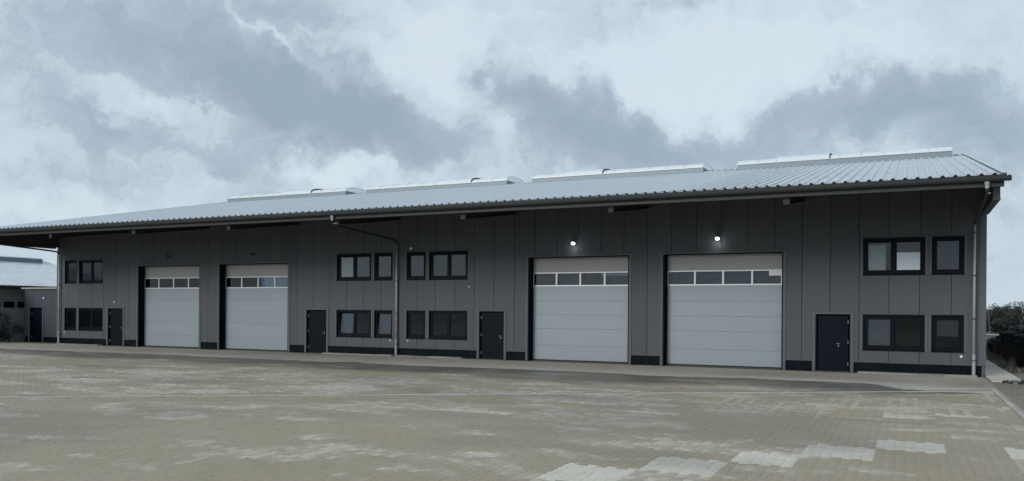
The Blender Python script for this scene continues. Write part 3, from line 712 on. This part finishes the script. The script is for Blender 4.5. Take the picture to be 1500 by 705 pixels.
# ---- sectional garage doors
def gate(x0, x1, z1, bright):
    Y = .36
    gd = MB()
    for q in cut(x0 - T, x1 + T, -.02, z1 + T, [(x0, x1, -1, z1)]): gd.box(q[0], q[1], .0, Y + .12, q[2], q[3])
    gd = gd.build('garage_door', 'reveal', hall)
    zs = [.05, .67, 1.40, 2.005, 2.61, 3.225]
    a, b = x0 + .04, x1 - .04
    MB().box(a, b, Y + .005, Y + .04, .0, .048).build('bottom_seal', 'seal', gd)
    for z0, zt in zip(zs[:-1], zs[1:]):
        MB().cbox(a, b, Y, Y + .04, z0 + .0015, zt - .0015, .004).build('door_section', 'door_section', gd)
    MB().cbox(a, b, Y + .012, Y + .05, 3.845, z1, .006).build('lintel_panel', 'lintel_panel', gd)
    # glazed section
    fr = MB(); n = 4; w4 = (b - a) / n; holes = []
    for i in range(n): holes.append((a + i * w4 + .035, a + (i + 1) * w4 - .035, 3.285, 3.79))
    for q in cut(a, b, 3.228, 3.84, holes): fr.box(q[0], q[1], Y - .004, Y + .036, q[2], q[3])
    fr.build('glazing_frame', 'alu', gd)
    for h in holes: MB().box(h[0], h[1], Y + .012, Y + .024, h[2], h[3]).build('pane', 'glass_dark', gd)
    for q, h in enumerate(holes): MB().box(h[0] - .03, h[1] + .03, Y + .20, Y + .21, h[2] - .05, h[3] + .02).build('inner_sheet', 'pane_back', gd)
    if bright == 1:
        h = holes[3]; MB().box(h[0] + .02, h[1] - .005, Y + .03, Y + .035, h[3] - .13, h[3] - .01).build('bright_strip', 'sheet_white', gd)  # added white strips stand in for bright daylight seen through the panes
        h = holes[2]; MB().box(h[1] - .14, h[1] - .01, Y + .03, Y + .035, h[3] - .13, h[3] - .01).build('bright_strip', 'sheet_white', gd)
    if bright == 2:
        h = holes[3]
        MB().prism([(h[0] + .60, h[3] - .19), (h[1] - .005, h[3] - .19), (h[1] - .005, h[3] - .005), (h[0] + .60, h[3] - .005)], Y + .006, Y + .010, axis='y').build('bright_patch', 'sheet_white', gd)  # added white patch stands in for a rooflight seen through the pane
    for xx in (x0 - T - .10, x1 + T):
        MB().box(xx, xx + .10, -.024, .024, -.01, z1 + T + .01).build('jamb_trim', 'trim', gd)
    MB().prism([(-.030, z1 + T - .03), (-.030, z1 + T + .02), (-.001, z1 + T + .05), (-.001, z1 + T - .03)], x0 - T + .001, x1 + T - .001).build('head_flashing', 'trim', gd)
# ---- entrance doors
def door(x0, x1, z1):
    Y = .075
    fr = MB()
    for q in cut(x0 - T, x1 + T, -.01, z1 + T, [(x0, x1, -1, z1)]): fr.box(q[0], q[1], .004, Y + .05, q[2], q[3])
    d = fr.build('entrance_door', 'door_leaf', hall)
    MB().cbox(x0 + .03, x1 - .03, Y, Y + .05, .02, z1 - .03, .006).build('door_leaf', 'door_leaf', d)
    MB().box(x0, x1, -.01, Y + .04, -.012, .016).build('threshold', 'gutter', d)
    for xx in (x0 - T - .11, x1 + T):
        MB().box(xx, xx + .11, -.026, .024, -.01, z1 + T + .01).build('jamb_trim', 'trim', d)
    MB().prism([(-.030, z1 + T - .02), (-.030, z1 + T + .03), (-.001, z1 + T + .06), (-.001, z1 + T - .02)], x0 - T - .12, x1 + T + .12).build('head_flashing', 'trim', d)
    right = x0 > 10
    hx = x1 - .03 if right else x0 + .03
    for z in (.28, 1.08, 1.84): MB().lathe([(.014, -.06), (.014, .06)], (hx, Y - .012, z), 8).build('hinge', 'zinc', d)
    lx = x1 - .36 if right else x1 - .14
    m = MB().lathe([(.022, 0), (.022, .012)], (lx, Y, 1.03), 10, 'y'); m.tube([(lx, Y - .01, 1.03), (lx, Y - .05, 1.03), (lx - .10, Y - .05, 1.025)], .009, 6)
    m.box(lx - .012, lx + .012, Y - .006, Y - .0005, .92, .98)
    m.build('door_handle', 'handle', d)
for k, a, b, c, d in OPEN:
    if k in ('win', 'win2'): window(k, a, b, c, d)
    elif k == 'gate': gate(a, b, d, 1 if 6 < a < 7 else (2 if 12 < a < 13 else 0))
    else: door(a, b, d)

# ---- ridge rooflights
def rooflight(x0, x1, flap0, flap1):
    ya, yb = 12.40, 2 * RIDGE_Y - 12.40; zt = 10.05
    rl = MB()
    rl.prism([(ya, roofz(ya) - .05), (ya, zt), (ya + .06, zt), (ya + .06, roofz(ya) - .02)], x0, x1)
    rl.prism([(yb, roofz(yb) - .05), (yb, zt), (yb - .06, zt), (yb - .06, roofz(yb) - .02)], x0, x1)
    ends = [(ya + .061, roofz(ya)), (RIDGE_Y, RIDGE_Z), (yb - .061, roofz(yb)), (yb - .061, zt), (ya + .061, zt)]
    rl.prism(ends, x0, x0 + .05); rl.prism(ends, x1 - .05, x1)
    rl = rl.build('rooflight', 'curb', hall)
    MB().box(x0 - .03, x1 + .03, ya - .04, ya + .07, zt + .001, zt + .03).build('curb_rail', 'alu', rl)
    n = 14
    def arc(h, ins, lift=0): return [(ya + ins + (yb - ya - 2 * ins) * (1 - math.cos(math.pi * i / n)) / 2, zt + .03 + lift + h * math.sin(math.pi * i / n) ** .85) for i in range(n + 1)]
    def shell(xa, xb, h, th, ins, lift, name, mt):
        o = arc(h, ins, lift); q = [(y, z - th) for y, z in o[::-1]]
        return MB().prism(o + q, xa, xb).build(name, mt, rl)
    shell(x0, x1, .35, .02, .02, 0, 'glazing', 'polycarbonate')
    for xe in (x0 + .012, x1 - .03): MB().prism(arc(.34, .03), xe, xe + .018).build('end_panel', 'poly_end', rl)
    nb = max(2, round((x1 - x0) / 1.05))
    for i in range(nb + 1):
        xx = x0 + (x1 - x0 - .05) * i / nb
        shell(xx, xx + .05, .37, .02, .0, 0.0, 'glazing_bar', 'alu')
    shell(flap0, flap1, .40, .025, -.03, .03, 'vent_flap', 'polycarbonate')
    shell(flap1, flap1 + .04, .41, .045, -.04, .035, 'flap_frame', 'lamp_dark')
    shell(flap0 - .05, flap0, .41, .05, -.04, .035, 'flap_frame', 'alu')
rooflight(13.28, 23.49, 15.3, 17.9)
rooflight(1.23, 11.45, 3.2, 5.66)
rooflight(-10.70, -.45, -5.4, -2.9)
rooflight(-22.82, -12.4, -17.9, -15.3)

# ------------------------------------------------------------------ wall lamps and small fittings (each a thing)
def wall_lamp(x, z, lit, label):
    t = thing('wall_lamp', label, 'lamp', (x, 0, z), 'floodlights over the garage doors')
    m = MB(); m.box(-.05, .05, -.03, -.001, -.06, .05); m.tube([(0, -.03, 0), (0, -.16, .03)], .018, 8); m.build('bracket', 'lamp_dark', t)
    h = MB(); c = Vector((-.02, -.20, .0))
    h.lathe([(.05, .06), (.085, .045), (.092, .0), (.088, -.015)], (-.02, -.20, .0), 16); ho = h.build('lamp_housing', 'lamp_dark', t, smooth=False)
    ln = MB().lathe([(.086, 0), (.084, -.035), (.065, -.065), (.03, -.08)], (-.02, -.20, -.016), 16).build('lamp_lens', 'lamp_lit' if lit else 'lamp_off', t, smooth=True)
    for o in (ho, ln):
        o.rotation_euler = (R(-24 if lit else 0), 0, 0)
    if lit:
        ld = bpy.data.lights.new('lamp_light', 'POINT'); ld.energy = 2.4; ld.shadow_soft_size = .06; ld.color = (.93, .97, 1)
        lo = link('lamp_light', ld, t, (-.02, -.24, -.16))
    return t
wall_lamp(14.84, 5.0, True, 'lit white floodlight on the wall above the rightmost garage door')
wall_lamp(8.80, 4.98, True, 'lit white floodlight above the garage door second from the right')
wall_lamp(-8.90, 4.97, False, 'unlit dark floodlight above the garage door second from the left')
wall_lamp(-14.85, 4.97, False, 'unlit dark floodlight above the leftmost garage door')
def fitting(name, x, y, z, r, label, cat, group=None, lit=False):
    t = thing(name, label, cat, (x, y, z), group)
    MB().lathe([(r, .001), (r, .025), (r * .8, .035)], (0, 0, 0), 12, 'y').build('base_plate', 'white_plastic', t)
    MB().lathe([(r * .6, .036), (r * .6, .06), (r * .35, .075)], (0, 0, 0), 10, 'y').build('cover', 'lamp_lit' if lit else 'white_plastic', t)
G = 'small white sockets low on the wall'
fitting('wall_socket', 23.28, 0, .67, .05, 'small white socket under the lower right window beside the downpipe', 'wall socket', G)
fitting('wall_socket', .48, 0, .71, .045, 'small white socket just right of the middle downpipe', 'wall socket', G)
fitting('wall_socket', -.49, 0, .69, .045, 'small white socket just left of the middle downpipe', 'wall socket', G)
fitting('wall_socket', -23.32, 0, .68, .045, 'small white socket under the leftmost lower window of the hall', 'wall socket', G)
S = 'small white sensors high on the wall'
fitting('motion_sensor', .61, 0, 5.03, .06, 'small pale sensor above the upper window right of the middle downpipe', 'sensor', S)
fitting('motion_sensor', 3.72, 0, 3.22, .04, 'small pale sensor between the two window rows, right of the middle bay', 'sensor', S)
fitting('motion_sensor', -19.14, 0, 2.46, .06, 'small pale sensor above the leftmost door of the hall', 'sensor', S)

# ------------------------------------------------------------------ annex at the left end
AX0, AX1, AY = -28.45, -24.25, 1.0
annex = thing('flat_roofed_annex', 'small grey flat roofed annex with one dark door at the left end of the hall', 'building', (AX0, AY, 0))
def A(m, *a, **k): return m.build(*a, **k)
hol = [(.58, 1.65, -1, 2.08)]
for i in range(5):
    m = MB(); a, b = i * .84, (i + 1) * .84
    for q in cut(a + .006, b - .006, .32, 3.27, [(.53, 1.70, -1, 2.13)]): m.box(q[0], q[1], 0, .06, q[2], q[3])
    m.build('wall_panel', 'annex_wall', annex)
m = MB()
for q in cut(.02, 4.18, 0, 3.25, hol): m.box(q[0], q[1], .062, .12, q[2], q[3])
m.box(.0, .1, .121, 4.8, 0, 3.25); m.box(.0, 4.2, 4.7, 4.8, 0, 3.2); m.box(4.1, 4.2, .121, 4.69, 0, 3.25)
m.build('wall_core', 'annex_wall', annex)
for a, b in ((.0, .42), (1.81, 4.2)): MB().box(a, b, .025, .06, -.01, .31).build('plinth', 'plinth', annex)
MB().box(-.16, 4.2, -.12, 4.9, 3.275, 3.37).build('coping', 'coping', annex)
d = MB()
for q in cut(.53, 1.70, -.01, 2.13, hol): d.box(q[0], q[1], .004, .11, q[2], q[3])
d = d.build('entrance_door', 'door_leaf', annex)
MB().cbox(.61, 1.62, .075, .12, .02, 2.05, .006).build('door_leaf', 'door_leaf', d)
for xx in (.42, 1.70): MB().box(xx, xx + .11, -.022, .0, 0, 2.14).build('jamb_trim', 'trim', d)
for z in (.3, 1.75): MB().lathe([(.014, -.06), (.014, .06)], (.62, .062, z), 8).build('hinge', 'zinc', d)
m = MB(); m.tube([(1.5, .07, 1.03), (1.5, .03, 1.03), (1.4, .03, 1.03)], .01, 6); m.build('door_handle', 'handle', d)
t = thing('round_wall_light', 'small round white light beside and above the annex door', 'lamp', (AX0 + 1.86, AY, 2.71))
MB().lathe([(.09, .001), (.09, .03)], (0, 0, 0), 14, 'y').build('base_plate', 'lamp_dark', t)
MB().lathe([(.07, .031), (.065, .06), (.03, .075)], (0, 0, 0), 14, 'y').build('lamp_lens', 'white_plastic', t)

# ------------------------------------------------------------------ second hall further left, standing across
bx = -29.8
barn = thing('metal_roofed_building', 'lower building with pale metal roof and strip windows behind the annex at the left edge', 'building', (bx, 0, 0))
EX, EZ, BRX, BRZ, BY0, BY1 = .9, 3.50, -7.2, 5.62, -9.0, 8.4         # eave, ridge (relative x), far and near ends
wins = [(-3.06 + i * .9, -2.32 + i * .9, 2.10, 2.49) for i in range(12)]
hol = wins
m = MB()
ys = cut(BY0 + .3, BY1 - .3, -.02, 3.32, hol)
for q in ys: m.box(-.14, 0, q[0], q[1], q[2], q[3])
m.build('wall', 'render_wall', barn)
zr = lambda x: EZ + (EX - x) / (EX - BRX) * (BRZ - EZ)
for yy in (BY0 + .3, BY1 - .42):
    MB().prism([(-.141, 0), (-.141, zr(-.141) - .1), (BRX, BRZ - .1), (2 * BRX + .141, zr(-.141) - .1), (2 * BRX + .141, 0)], yy, yy + .12, axis='y').build('gable_wall', 'render_wall', barn)
MB().box(2 * BRX, 2 * BRX + .14, BY0 + .42, BY1 - .43, 0, 3.3).build('back_wall', 'render_wall', barn)
for a, b, c, d in wins:
    f = MB()
    for q in cut(a, b, c, d, [(a + .05, b - .05, c + .05, d - .05)]): f.box(-.09, -.03, q[0], q[1], q[2], q[3])
    f = f.build('window', 'frame', barn)
    MB().box(-.07, -.06, a + .05, b - .05, c + .05, d - .05).build('pane', 'glass_dark', f)
rf = MB().prism([(EX, EZ - .05), (BRX, BRZ - .05), (2 * BRX - EX, EZ - .05), (2 * BRX - EX, EZ), (BRX, BRZ), (EX, EZ)], BY0, BY1, axis='y').build('roof', 'roof_metal', barn)
yy = BY0 + .2; rm = None
while yy < BY1:
    if rm is None:
        rm = MB().prism([(EX + .01, EZ - .002), (BRX, BRZ - .002), (BRX, BRZ + .018), (EX + .01, EZ + .018)], -.045, .045, axis='y').build('roof_rib', 'roof_metal', rf); o = rm; rm = rm.data
    else: o = link('roof_rib', rm, rf)
    o.location = (0, yy, 0); yy += .34
MB().box(.02, EX - .02, BY0 + .1, BY1 - .1, EZ - .17, EZ - .06).build('eave_soffit', 'soffit', barn)
MB().box(EX - .015, EX + .1, BY0, BY1, EZ - .15, EZ - .01).build('gutter', 'gutter', barn)
rl = MB().prism([(BRX + .9, BRZ - .3), (BRX + .9, BRZ + .06), (BRX - .9, BRZ + .06), (BRX - .9, BRZ - .3)], BY0 + 2, 7.6, axis='y').build('rooflight', 'curb', barn)
pr = [(BRX + .9 * math.cos(a), BRZ + .07 + .13 * math.sin(a)) for a in np.linspace(0, math.pi, 9)]
MB().prism(pr, BY0 + 2, 7.6, axis='y').build('glazing', 'polycarbonate', rl)

# ------------------------------------------------------------------ vegetation
def leaf_cloud(m, centres, radii, n, size, rnd, squash=.8, mi=0):
    for _ in range(n):
        i = rnd.randrange(len(centres)); c, r = centres[i], radii[i]
        while True:
            p = Vector((rnd.uniform(-1, 1), rnd.uniform(-1, 1), rnd.uniform(-1, 1)))
            if .25 < p.length < 1: break
        p = Vector((p.x * r, p.y * r, p.z * r * squash)) + c
        a = Vector((rnd.uniform(-1, 1), rnd.uniform(-1, 1), rnd.uniform(-1, 1))).normalized(); b = a.orthogonal().normalized()
        s = size * rnd.uniform(.6, 1.4)
        m.add([p - a * s, p + b * s * .55, p + a * s, p - b * s * .55], [(0, 1, 2, 3)], mi)
def tree(x, y, h, wid, seed, label, bark, leaf):
    rnd = random.Random(seed)
    t = thing('broadleaf_tree', label, 'tree', (x, y, -.03), 'trees beyond the right end of the hall')
    m = MB(); top = h * .62
    pts = [Vector((0, 0, 0))]
    for i in range(1, 6): pts.append(Vector((rnd.uniform(-.06, .06) * h * .4, rnd.uniform(-.06, .06) * h * .4, top * i / 5)))
    m.tube(pts, .1, 7, radii=[.035 * h * (1 - .14 * i) for i in range(6)])
    cs, rs = [], []
    for k in range(9):
        a = rnd.uniform(0, 6.28); st = pts[rnd.randint(2, 5)]; ln = wid * rnd.uniform(.25, .5)
        e = st + Vector((math.cos(a) * ln, math.sin(a) * ln, h * rnd.uniform(.10, .34)))
        mid = (st + e) / 2 + Vector((0, 0, .04 * h))
        m.tube([st, mid, e], .02, 5, radii=[.016 * h, .010 * h, .004 * h])
        cs.append(e); rs.append(wid * rnd.uniform(.16, .26))
    for k in range(6):
        a = rnd.uniform(0, 6.28); q = rnd.uniform(0, .38) * wid
        cs.append(Vector((math.cos(a) * q, math.sin(a) * q, h * rnd.uniform(.42, .84)))); rs.append(wid * rnd.uniform(.15, .24))
    m.build('trunk', bark, t)
    lf = MB(); leaf_cloud(lf, cs, rs, 1500, .085, rnd)
    f = lf.build('crown', leaf, t)
def at_dir(u, d):     # bearing measured in the photograph, distance in metres -> ground point
    r = sky_dir(u, 470); k = d / math.hypot(r.x, r.y)
    return CAM.x + r.x * k, CAM.y + r.y * k
TREES = [(1390, 118, 3.6, 2.9), (1412, 121, 3.5, 2.8), (1434, 117, 3.5, 2.8), (1449, 113, 3.55, 2.7), (1461, 119, 3.55, 2.6), (1473, 123, 2.9, 2.3), (1485, 117, 3.3, 2.2), (1496, 113, 3.45, 2.6), (1512, 119, 3.6, 2.8), (1530, 116, 3.5, 2.8), (1550, 121, 3.6, 2.9), (1572, 117, 3.4, 2.6)]
TL = ['grey green tree hidden behind the hall, third in from the corner', 'grey green tree hidden behind the hall, second in from the corner', 'grey green tree half behind the right corner of the hall',
      'pale stemmed grey green tree close beside the right corner of the hall', 'rounded grey green tree second from the hall corner above the dark heap', 'lowest tree in the dip of the distant tree row',
      'narrow dark tree just right of the dip in the tree row', 'broad grey tree at the right edge of the photo', 'grey green tree just past the right edge of the photo', 'grey green tree further along the row to the right', 'tall grey green tree near the end of the row', 'last grey green tree at the right end of the row']
for i, (u, d, h, wd) in enumerate(TREES):
    if u < 1425 or u > 1600: continue
    x, y = at_dir(u, d); tree(x, y, h, wd, 100 + i, TL[i], 'pale_bark' if i in (3,) else 'bark', 'leaf_grey' if i % 2 else 'leaf_tree')
m = MB(); rnd = random.Random(5)
cs = []; rs = []
for k in range(60):
    x, y = at_dir(rnd.uniform(1420, 1560), rnd.uniform(112, 124)); cs.append(Vector((x, y, rnd.uniform(.3, 1.7)))); rs.append(rnd.uniform(.8, 1.2))
leaf_cloud(m, cs, rs, 9000, .14, rnd)
stuff(tag(m.build('undergrowth', 'leaf_dark'), 'dark undergrowth filling the foot of the distant tree row', 'undergrowth'))
struct(MB().add([(23.99, 26, -.024), (90, 24, -.024), (420, 400, -.024), (-300, 400, -.024), (-300, 60, -.024), (23.99, 60, -.024)], [(0, 1, 2, 3, 4, 5)]).build('field', 'meadow'))
a0, a1 = at_dir(1425, 104), at_dir(1470, 98); b0, b1 = at_dir(1425, 109), at_dir(1472, 101)
struct(MB().add([(a0[0], a0[1], -.018), (a1[0], a1[1], -.018), (b1[0], b1[1], -.018), (b0[0], b0[1], -.018)], [(0, 1, 2, 3)]).build('field_track', 'soil_track'))

# long heap under black sheeting along the boundary
nu, nv = 110, 48; V = []; F = []
hp0, hp1 = 3.0, 24.0
for i in range(nu + 1):
    y = hp0 + (hp1 - hp0) * i / nu
    endf = (.55 + .45 * min(1, max(0, (20.5 - y) / 6.5))) * min(1, max(0, (24 - y) / 1.5)) ** .5 * min(1, max(0, (y - 2.9) / 1.2)) ** .5
    for j in range(nv + 1):
        a = math.pi * j / nv
        hx = 27.4 - 1.65 * math.copysign(abs(math.cos(a)) ** .38, math.cos(a)); hz = 1.66 * endf * math.sin(a) ** .34
        nzv = float(vnoise(np.array([y * 1.1]), np.array([j * .35]))[0] - .5) * .16 + float(vnoise(np.array([y * .35 + 30]), np.array([j * .14]))[0] - .5) * .18
        step = .03 * math.sin(hz * 26 + nzv * 8)
        V.append((hx + (nzv + step) * (1 if a > 1.57 else -1) + .02 * (y - 6) * 0, y, max(-.03, hz + nzv * .4 - .03)))
for i in range(nu):
    for j in range(nv):
        q = i * (nv + 1) + j; F.append((q, q + 1, q + nv + 2, q + nv + 1))
heap = MB(); heap.add(V, F)
tag(heap.build('covered_heap', 'sheeting', smooth=True), 'long low heap under black sheeting beyond the gable path', 'heap')
# dry grass tufts and rubble on the strip right of the kerb
m = MB(); rnd = random.Random(11)
for k in range(240):
    if k < 130: cx, cy, hh = rnd.uniform(25.1, 25.75), rnd.uniform(3, 20), rnd.uniform(.08, .40) * (1.8 if rnd.random() < .12 else .8)
    else: cx, cy, hh = rnd.uniform(24.6, 30), rnd.uniform(-8, 3), rnd.uniform(.04, .14)
    for b in range(14):
        a = rnd.uniform(0, 6.28); d = rnd.uniform(0, .12); p = Vector((cx + math.cos(a) * d, cy + math.sin(a) * d, -.03))
        tip = p + Vector((math.cos(a) * hh * .45 * rnd.random(), math.sin(a) * hh * .45 * rnd.random(), hh * rnd.uniform(.5, 1)))
        s = Vector((-math.sin(a), math.cos(a), 0)) * .012
        m.add([p - s, p + s, tip], [(0, 1, 2)])
stuff(tag(m.build('dry_grass', 'dry_grass'), 'dry grass tufts on the bare strip right of the path', 'grass'))
m = MB()
for k in range(420):
    if k < 90: cx, cy, s = rnd.gauss(25.1, .35), rnd.gauss(-2.2, .5), rnd.uniform(.03, .11)
    else: cx, cy, s = rnd.uniform(24.2, 29), rnd.uniform(-12, 10), rnd.uniform(.015, .06)
    if 24 < cx < 25 and cy > -2.2: cx += 1
    q = MB(); vs = []
    for i in range(8): vs.append((cx + s * (1 if i & 1 else -1) * rnd.uniform(.5, 1), cy + s * (1 if i & 2 else -1) * rnd.uniform(.5, 1), -.03 + (s * rnd.uniform(.7, 1.3) if i & 4 else -.01)))
    m.add(vs, [(0, 2, 3, 1), (4, 5, 7, 6), (0, 1, 5, 4), (1, 3, 7, 5), (3, 2, 6, 7), (2, 0, 4, 6)], 1 if k < 90 and rnd.random() < .7 else 0)
stuff(tag(m.build('rubble', ['rubble', 'rubble_dark']), 'scattered stones and dark debris on bare soil past the kerb', 'rubble'))

# bare shrub and low dark bush in front of the left building
def shrub(x, y, h, seed, label, leaves, leafmat, spread):
    rnd = random.Random(seed); t = thing('shrub', label, 'shrub', (x, y, -.03), 'shrubs at the left edge')
    m = MB(); tips = []
    def grow(p, d, ln, r, lv):
        n = 4; pts = [p]; q = p.copy(); dd = d.copy()
        for i in range(n):
            dd = (dd + Vector((rnd.uniform(-.28, .28), rnd.uniform(-.28, .28), rnd.uniform(-.05, .18)))).normalized(); q = q + dd * ln / n; pts.append(q.copy())
        m.tube(pts, r, 4, radii=[r * (1 - .17 * i) for i in range(n + 1)], cap=False)
        tips.append(q)
        if lv < 3:
            for k in range(rnd.randint(2, 4)):
                st = pts[rnd.randint(1, n)]
                grow(st, (dd + Vector((rnd.uniform(-.9, .9), rnd.uniform(-.9, .9), rnd.uniform(-.2, .6)))).normalized(), ln * rnd.uniform(.5, .75), r * .55, lv + 1)
    for k in range(5):
        a = rnd.uniform(0, 6.28)
        grow(Vector((rnd.uniform(-.1, .1), rnd.uniform(-.1, .1), 0)), Vector((math.cos(a) * spread, math.sin(a) * spread, 1)).normalized(), h * .5, .016, 0)
    m.build('branches', 'bark', t)
    lf = MB(); leaf_cloud(lf, tips, [.16] * len(tips), leaves, .035, rnd)
    lf.build('foliage', leafmat, t)
shrub(-29.0, .35, 1.9, 3, 'thin nearly bare shrub against the left building wall', 1500, 'leaf_tree', .6)
shrub(-29.2, -.75, 1.25, 8, 'low dark bush at the left edge of the photo', 2600, 'leaf_dark', .9)
shrub(-28.95, -.1, .75, 9, 'small dark bush between the bare shrub and the left edge', 2200, 'leaf_dark', .9)
